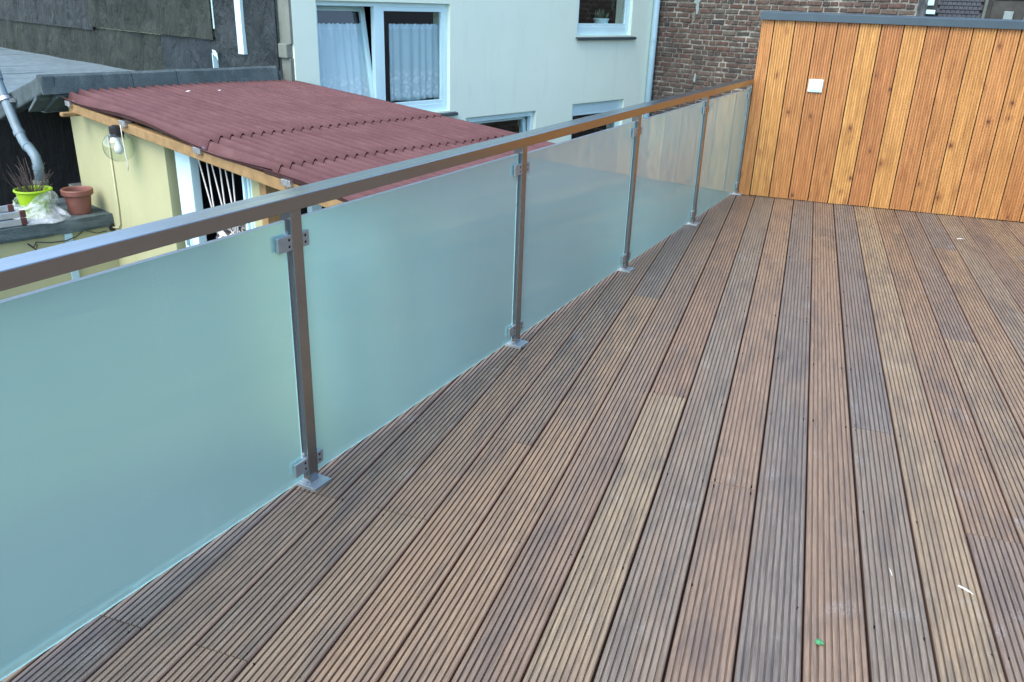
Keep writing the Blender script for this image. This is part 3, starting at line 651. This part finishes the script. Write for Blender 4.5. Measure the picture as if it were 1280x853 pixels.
# ledge in front, its low wall
lg = MB(); vs, fs = grid(6, 26, lambda u, v: (-.72 + .98 * u, -13.0 + 3.375 * v, -.70 + .012 * noise.noise(Vector((u * 3, v * 14, 2)))))
vs2, fs2 = solid(vs, fs, (0, 0, -.03)); lg.add(vs2, fs2)
def fas(u, v): 
    y = -13.0 + 3.375 * v; return (.258 + .012 * math.sin(u * 2.4) + .012 * noise.noise(Vector((u * 2, v * 15, 6))), y, -.702 - (.125 + .012 * noise.noise(Vector((0, v * 18, 9)))) * u)
vs, fs = grid(4, 40, fas); vs2, fs2 = solid(vs, fs, (-.02, 0, 0)); lg.add(vs2, fs2); lg.build('ledge_felt', M['felt_grit'], an)
m = MB(); m.box(-.70, .235, -13.0, WS - .002, -2.6, -.735); m.build('low_wall', M['yellow'], an)
m = MB(); m.box(.235, .262, -10.10, -10.03, -2.2, -.83); m.build('flat_strap', M['dpipe'], an, bevel=.002)
m = MB(); m.box(.18, .275, -9.665, WS - .003, -.875, -.80); m.build('black_bracket', M['black'], an, bevel=.008)
m = MB(); m.tube([(.46, WS - .012, .105), (.455, WS - .012, -.60), (.44, WS - .012, -.77), (.40, WS - .014, -.815), (.27, WS - .02, -.84)], .0085, 8); m.tube([(.46, WS - .012, .100), (.62, WS - .012, .118), (.80, WS - .012, .122)], .0085, 8)
m.build('conduit', plain('cream_conduit', (.50, .50, .31), .6, .08, 9, .05), an, smooth=True)
m = MB(); m.tube([(.262, -10.36, -.86), (.27, -10.25, -.885), (.265, -10.10, -.895), (.265, -10.0, -.87), (.262, -9.93, -.83)], .006, 6); m.tube([(.262, -10.36, -.86), (.285, -10.40, -.90), (.27, -10.44, -.86), (.28, -10.38, -.93), (.27, -10.36, -.88)], .007, 6); m.tube([(.262, -9.90, -.83), (.27, -9.80, -.87), (.262, -9.70, -.865)], .005, 6)
m.build('loose_cable', M['cable'], an, smooth=True)
# globe lamp on the wall
lp = empty('globe_lamp', hw(1.0, WS, .08), -TH, 'unlit clear glass globe lamp with a dark cap on the yellow annex wall', 'lamp')
m = MB(); m.lathe([(0.001, -.135)] + [(.135 * math.sin(math.pi * i / 18), -.135 * math.cos(math.pi * i / 18)) for i in range(1, 17)], seg=28); m.build('globe', M['globe'], lp, (0, -.145, -.005), smooth=True)
m = MB(); m.lathe([(0, .09), (.055, .09), (.062, .125), (.062, .175), (.03, .19), (0, .19)], seg=20); m.tube([(0, 0, .15), (0, .145, .15)], .028, 10); m.box(-.05, .05, .130, .148, .09, .21); m.build('cap', M['black'], lp, (0, -.145, -.005))
m = MB(); m.lathe([(0.001, -.075), (.03, -.062), (.042, -.03), (.036, .0), (.02, .04), (.02, .095)], seg=16); m.build('bulb', M['bulb'], lp, (0, -.145, 0), smooth=True)
m = MB(); m.tube([(.145, -.165, .205), (.15, -.165, .10), (.165, -.165, -.05), (.185, -.165, -.12), (.17, -.165, -.19)], .0045, 6); o = m.build('hanging_cord', M['cord'], None, hw(1.0, WS, .08), smooth=True, rot=(0, 0, -TH)); tag(o, 'thin pale cord dangling from the roof edge beside the globe lamp', 'cord')
# cords laced in the doorway
cr_ = MB(); tops = [2.03, 2.19, 2.25, 2.40, 2.47, 2.60]; bots = [2.215, 2.235, 2.405, 2.425, 2.565, 2.585]
for a, b_ in zip(tops, bots): cr_.tube([(a, 0, .82), (b_, 0.004, .29), ((a * .2 + b_ * .8), .008, .20)], .0075, 6)
for a, b_ in zip(bots[0::2], bots[1::2]): cr_.tube([(a, .004, .295), (b_, .004, .285)], .0075, 6)
cr_.tube([(1.955, 0, .80), (2.80, 0, .80)], .006, 6)
o = cr_.build('cord_lacing', M['cord'], None, hw(0, WS + .055, -.64), smooth=True, rot=(0, 0, -TH)); tag(o, 'white cords laced in V shapes across the dark porch doorway', 'cords')
m = MB(); 
def cloth(u, v):
    x = 2.10 + .68 * u; nz = noise.noise(Vector((u * 5, v * 5, 3)))
    return (x, WS + .13 + .10 * noise.noise(Vector((u * 4, v * 3, 8))), -.62 + .30 * v * (.75 + .5 * nz) + .13 * u)
vs, fs = grid(30, 14, cloth); vs, fs = solid(vs, fs, (0, .006, 0)); m.add(vs, fs)
o = m.build('printed_cloth', M['pattern'], None, hw(0, 0, 0), smooth=True, rot=(0, 0, -TH)); tag(o, 'crumpled black and white printed cloth inside the porch doorway', 'cloth')
# drainpipe in front of the recess
pipe = empty('drainpipe', hw(-.47, -10.0, -.70), -TH, 'grey plastic drainpipe bending down in front of the dark recess', 'drainpipe')
off = Vector((.47, 10.0, .70)); PS = -10.0
pts = [Vector(p) for p in ((-1.30, PS, .80), (-1.13, PS, .46), (-.85, PS, .06), (-.72, PS, -.075), (-.66, PS, -.11), (-.55, PS, -.14), (-.46, PS, -.19), (-.42, PS, -.27), (-.44, PS, -.46))]
m = MB(); m.tube([p + off for p in pts], .047, 16); m.build('pipe', M['zinc'], pipe, smooth=True)
def collar(p, d, r, L, name='collar'):
    m_ = MB(); d = d.normalized(); m_.tube([p + off - d * L / 2, p + off + d * L / 2], r, 16); m_.build(name, M['zinc'], pipe, bevel=.003)
collar(Vector((-1.165, PS, .53)), Vector((.17, 0, -.34)), .057, .11); collar(Vector((-1.20, PS, .60)), Vector((.17, 0, -.34)), .060, .018)
collar(Vector((-.79, PS, -.005)), Vector((.28, 0, -.40)), .055, .05); collar(Vector((-.62, PS, -.122)), Vector((.11, 0, -.03)), .054, .03); collar(Vector((-.43, PS, -.30)), Vector((0, 0, -1)), .054, .04)
m = MB(); p = Vector((-1.02, PS, .30)); d = Vector((.28, 0, -.40)).normalized(); m.tube([p + off - d * .018, p + off + d * .018], .062, 16); m.box(*(p.x + off.x - .11, p.x + off.x + .11, .02, .06), p.z + off.z - .015, p.z + off.z + .015); m.build('pipe_clip', M['galv'], pipe)
m = MB(); m.lathe([(.0, .0), (.066, 0), (.066, .235), (.074, .235), (.074, .262), (.0, .262)], (-.44 + off.x, 0, .005), 18); m.build('cast_socket', M['dirty'], pipe)

# ------------------------------------------------------------------ pots, bag, ladder on the ledge
LZ = -.700
tp = empty('terracotta_pot', hw(.035, -9.84, LZ - .004), 0, 'terracotta coloured flower pot on the bitumen ledge beside the yellow wall', 'flower pot')
m = MB(); m.lathe([(0, 0), (.098, 0), (.103, .01), (.122, .185), (.138, .188), (.146, .196), (.148, .238), (.143, .246), (.128, .246), (.122, .235), (.115, .20), (0, .20)], seg=36); m.build('pot', M['terra'], tp, smooth=False)
m = MB(); m.lathe([(0, .2035), (.117, .2035)], seg=20); m.build('soil', M['soil'], tp)
gp = empty('lime_pot', hw(-.055, -10.205, LZ - .004), 0, 'lime green plastic pot holding dry twigs on the bitumen ledge', 'flower pot')
m = MB(); m.lathe([(0, 0), (.112, 0), (.118, .012), (.152, .255), (.166, .26), (.170, .268), (.168, .278), (.155, .280), (.149, .265), (.138, .20), (0, .20)], seg=40); m.build('pot', M['lime'], gp)
m = MB(); m.lathe([(0, .205), (.139, .205)], seg=20); m.build('soil', M['soil'], gp)
m = MB()
for i in range(46):
    a = random.uniform(0, 6.283); r0 = random.uniform(0, .09); p = Vector((r0 * math.cos(a), r0 * math.sin(a), .20)); L = random.uniform(.16, .42); d = Vector((math.cos(a) * random.uniform(.1, .9), math.sin(a) * random.uniform(.1, .9), 1)).normalized()
    q_ = p + d * L * .55; e = q_ + (d + Vector((random.uniform(-.4, .4), random.uniform(-.4, .4), random.uniform(-.3, .2)))).normalized() * L * .45
    m.tube([p, q_, e], [.0036, .0027, .0017], 5)
    if i % 2: m.tube([q_, q_ + Vector((random.uniform(-.08, .08), random.uniform(-.08, .08), random.uniform(.02, .09)))], [.0016, .0009], 4)
m.build('dry_twigs', M['twig'], gp)
m = MB()
def bagf(u, v):
    a = 2 * math.pi * u; z = .235 - .235 * v; rr = .150 - .02 * v + .012
    side = max(0, math.cos(a + .55)); low = v * v
    rr += .15 * low * side ** 1.5 + .035 * low + .045 * noise.noise(Vector((math.cos(a) * 2.2, math.sin(a) * 2.2, v * 3))) * (.3 + v) + .02 * noise.noise(Vector((math.cos(a) * 6, math.sin(a) * 6, v * 7)))
    rr = max(rr, .156 - .034 * v)
    z += .05 * noise.noise(Vector((math.cos(a) * 1.3, math.sin(a) * 1.3, 9))) * (1 - v) - .07 * (1 - v) * max(0, math.cos(a + 2.0)); z = max(z, .004)
    return (rr * math.cos(a), rr * math.sin(a), z)
vs, fs = grid(64, 20, bagf); vs, fs = solid(vs, fs, (.0006, .0006, .0008)); m.add(vs, fs)
o = m.build('plastic_bag', M['bag'], None, hw(-.055, -10.205, LZ + .004), smooth=True); o.scale = (1.14, 1.14, 1.0); tag(o, 'crumpled clear plastic bag wrapped around the lime green pot', 'bag')
ld = empty('ladder', hw(.06, -10.44, LZ), -TH, 'aluminium ladder with red end caps lying on the bitumen ledge', 'ladder')
for x in (-.16, .15):
    for z in (.012, .085):
        m = MB(); m.box(x - .013, x + .013, -2.2, 0, z, z + .055); m.build('rail', M['alu'], ld, bevel=.003)
        m = MB(); m.box(x - .018, x + .018, -.005, .05, z - .006, z + .061); m.build('end_cap', M['redcap'], ld, bevel=.008)
for i in range(7):
    for z in (.03, .105):
        m = MB(); m.box(-.147, .137, -.20 - i * .28, -.17 - i * .28, z, z + .028); m.build('rung', M['alu'], ld, bevel=.003)

# ------------------------------------------------------------------ far buildings above the coping
fb = empty('rear_house', (1.6, 19.4, -2.6), R(-4), 'grey rear house with a pale stone window surround beyond the brick wall', 'house')
m = MB(); m.box(0, 9, 0, 6, 0, 8.0); m.build('wall', M['oldwood'], fb)
m = MB(); m.box(-.4, 9.4, -.4, 6.4, 8.0, 8.3); m.build('roof', M['roofmat'], fb)
m = MB()
for r_ in range(14):
    for c_ in range(9):
        x = .62 + c_ * .085 + (.042 if r_ % 2 else 0); z = 3.75 + r_ * .075; m.hexa([(x, -.05, z), (x + .078, -.05, z), (x + .078, -.004, z), (x, -.004, z), (x, -.03, z + .09), (x + .078, -.03, z + .09), (x + .078, -.004, z + .09), (x, -.004, z + .09)])
tag(m.build('slate_tiles', M['slate'], fb), kind='stuff')
m = MB(); m.box(.28, .55, -.08, .02, 4.18, 5.6); o = m.build('window', M['white'], fb, bevel=.01); m = MB(); m.box(.25, .60, -.12, 0, 4.02, 4.10); m.build('sill', M['white'], o, bevel=.01)
m = MB(); m.box(.22, .62, -.06, 0, 3.2, 4.0); m.build('dark_panel', M['slate'], fb)
m = MB(); m.tube([(1.44, -.09, 3.2), (1.50, -.09, 6)], .03, 8); m.build('pole', M['dirty'], fb)
for i in range(6):
    m = MB(); m.box(1.60 + i * .27, 1.60 + i * .27 + .255, -.05, -.004, 4.34 + .01 * (i % 2), 6.0); m.build('board', M['oldwood'], fb, bevel=.006)
m = MB(); m.box(1.58, 3.02, -.04, -.002, 3.2, 4.30); m.build('plinth', M['oldwood'], fb)
m = MB(); m.box(2.15, 2.78, -.14, -.04, 3.2, 4.13); m.build('pale_panel', M['stone'], fb, bevel=.01)
m = MB(); m.box(1.80, 1.96, -.10, -.04, 3.95, 4.12); m.build('vent', M['stone'], fb, bevel=.01)
m = MB(); m.hexa([(2.80, -.16, 3.2), (2.93, -.16, 3.2), (2.93, 0, 3.2), (2.80, 0, 3.2), (2.98, -.16, 6), (3.13, -.16, 6), (3.13, 0, 6), (2.98, 0, 6)]); m.build('downpipe', M['stone'], fb)
m = MB(); m.box(3.16, 5.9, -.10, -.003, 4.10, 4.20); m.box(3.10, 5.9, -.16, -.003, 3.94, 4.06); m.build('cornice', M['stone'], fb, bevel=.01)
m = MB(); ring(m, -.16, -.03, 0, 1.25, 0, 1.7, .16, .13); o = m.build('window', M['stone'], fb, (3.42, 0, 4.28), rot=(0, 0, R(-90)), bevel=.03)
m = MB(); m.box(.10, .12, .15, 1.10, .12, 1.6); m.build('pane', M['pane'], o, (-.2, 0, 0))
m = MB(); m.box(.10, .12, .0, 1.25, .0, 1.7); m.build('blind', M['zinc'], o, (-.12, 0, 0))

# ------------------------------------------------------------------ small litter on the deck
m = MB(); m.lathe([(0.0005, -.004)] + [(.0075 * math.sin(math.pi * i / 8) * (1 + .3 * (i % 2)), -.0045 * math.cos(math.pi * i / 8)) for i in range(1, 8)] + [(.0005, .0045)], seg=9)
m.lathe([(0.0005, 0)] + [(.005 * math.sin(math.pi * i / 6), .004 - .004 * math.cos(math.pi * i / 6)) for i in range(1, 6)] + [(.0005, .008)], (.008, -.004, -.003), 7)
o = m.build('leaf_bud', M['leaf'], None, (.237, 1.729, .0038)); tag(o, 'tiny green leaf bud lying on a deck board', 'leaf')
def sliver(p, rz_, L, w, lab):
    m_ = MB(); m_.hexa([(-L / 2, -w / 2, 0), (L * .1, -w * .6, .001), (L * .1, w * .5, .001), (-L / 2, w / 2, 0), (-L / 2, -w / 2, .002), (L * .1, -w * .6, .004), (L * .1, w * .5, .004), (-L / 2, w / 2, .002)])
    m_.hexa([(L * .1, -w * .55, .001), (L / 2, -w * .1, 0), (L / 2, w * .15, 0), (L * .1, w * .45, .001), (L * .1, -w * .55, .0038), (L / 2, -w * .1, .001), (L / 2, w * .15, .001), (L * .1, w * .45, .0038)])
    o_ = m_.build('wood_sliver', M['chip'], None, p, rot=(0, 0, rz_)); tag(o_, lab, 'sliver')
sliver((.610, 2.081, .0005), R(-38), .042, .0055, 'short white wood sliver lying crosswise on the deck')
sliver((.424, 2.09, .0002), R(100), .035, .0020, 'thin pale wood sliver lying along a deck groove')
sliver((1.166, 6.192, .0004), R(20), .05, .012, 'small white chip on the deck near the larch wall')
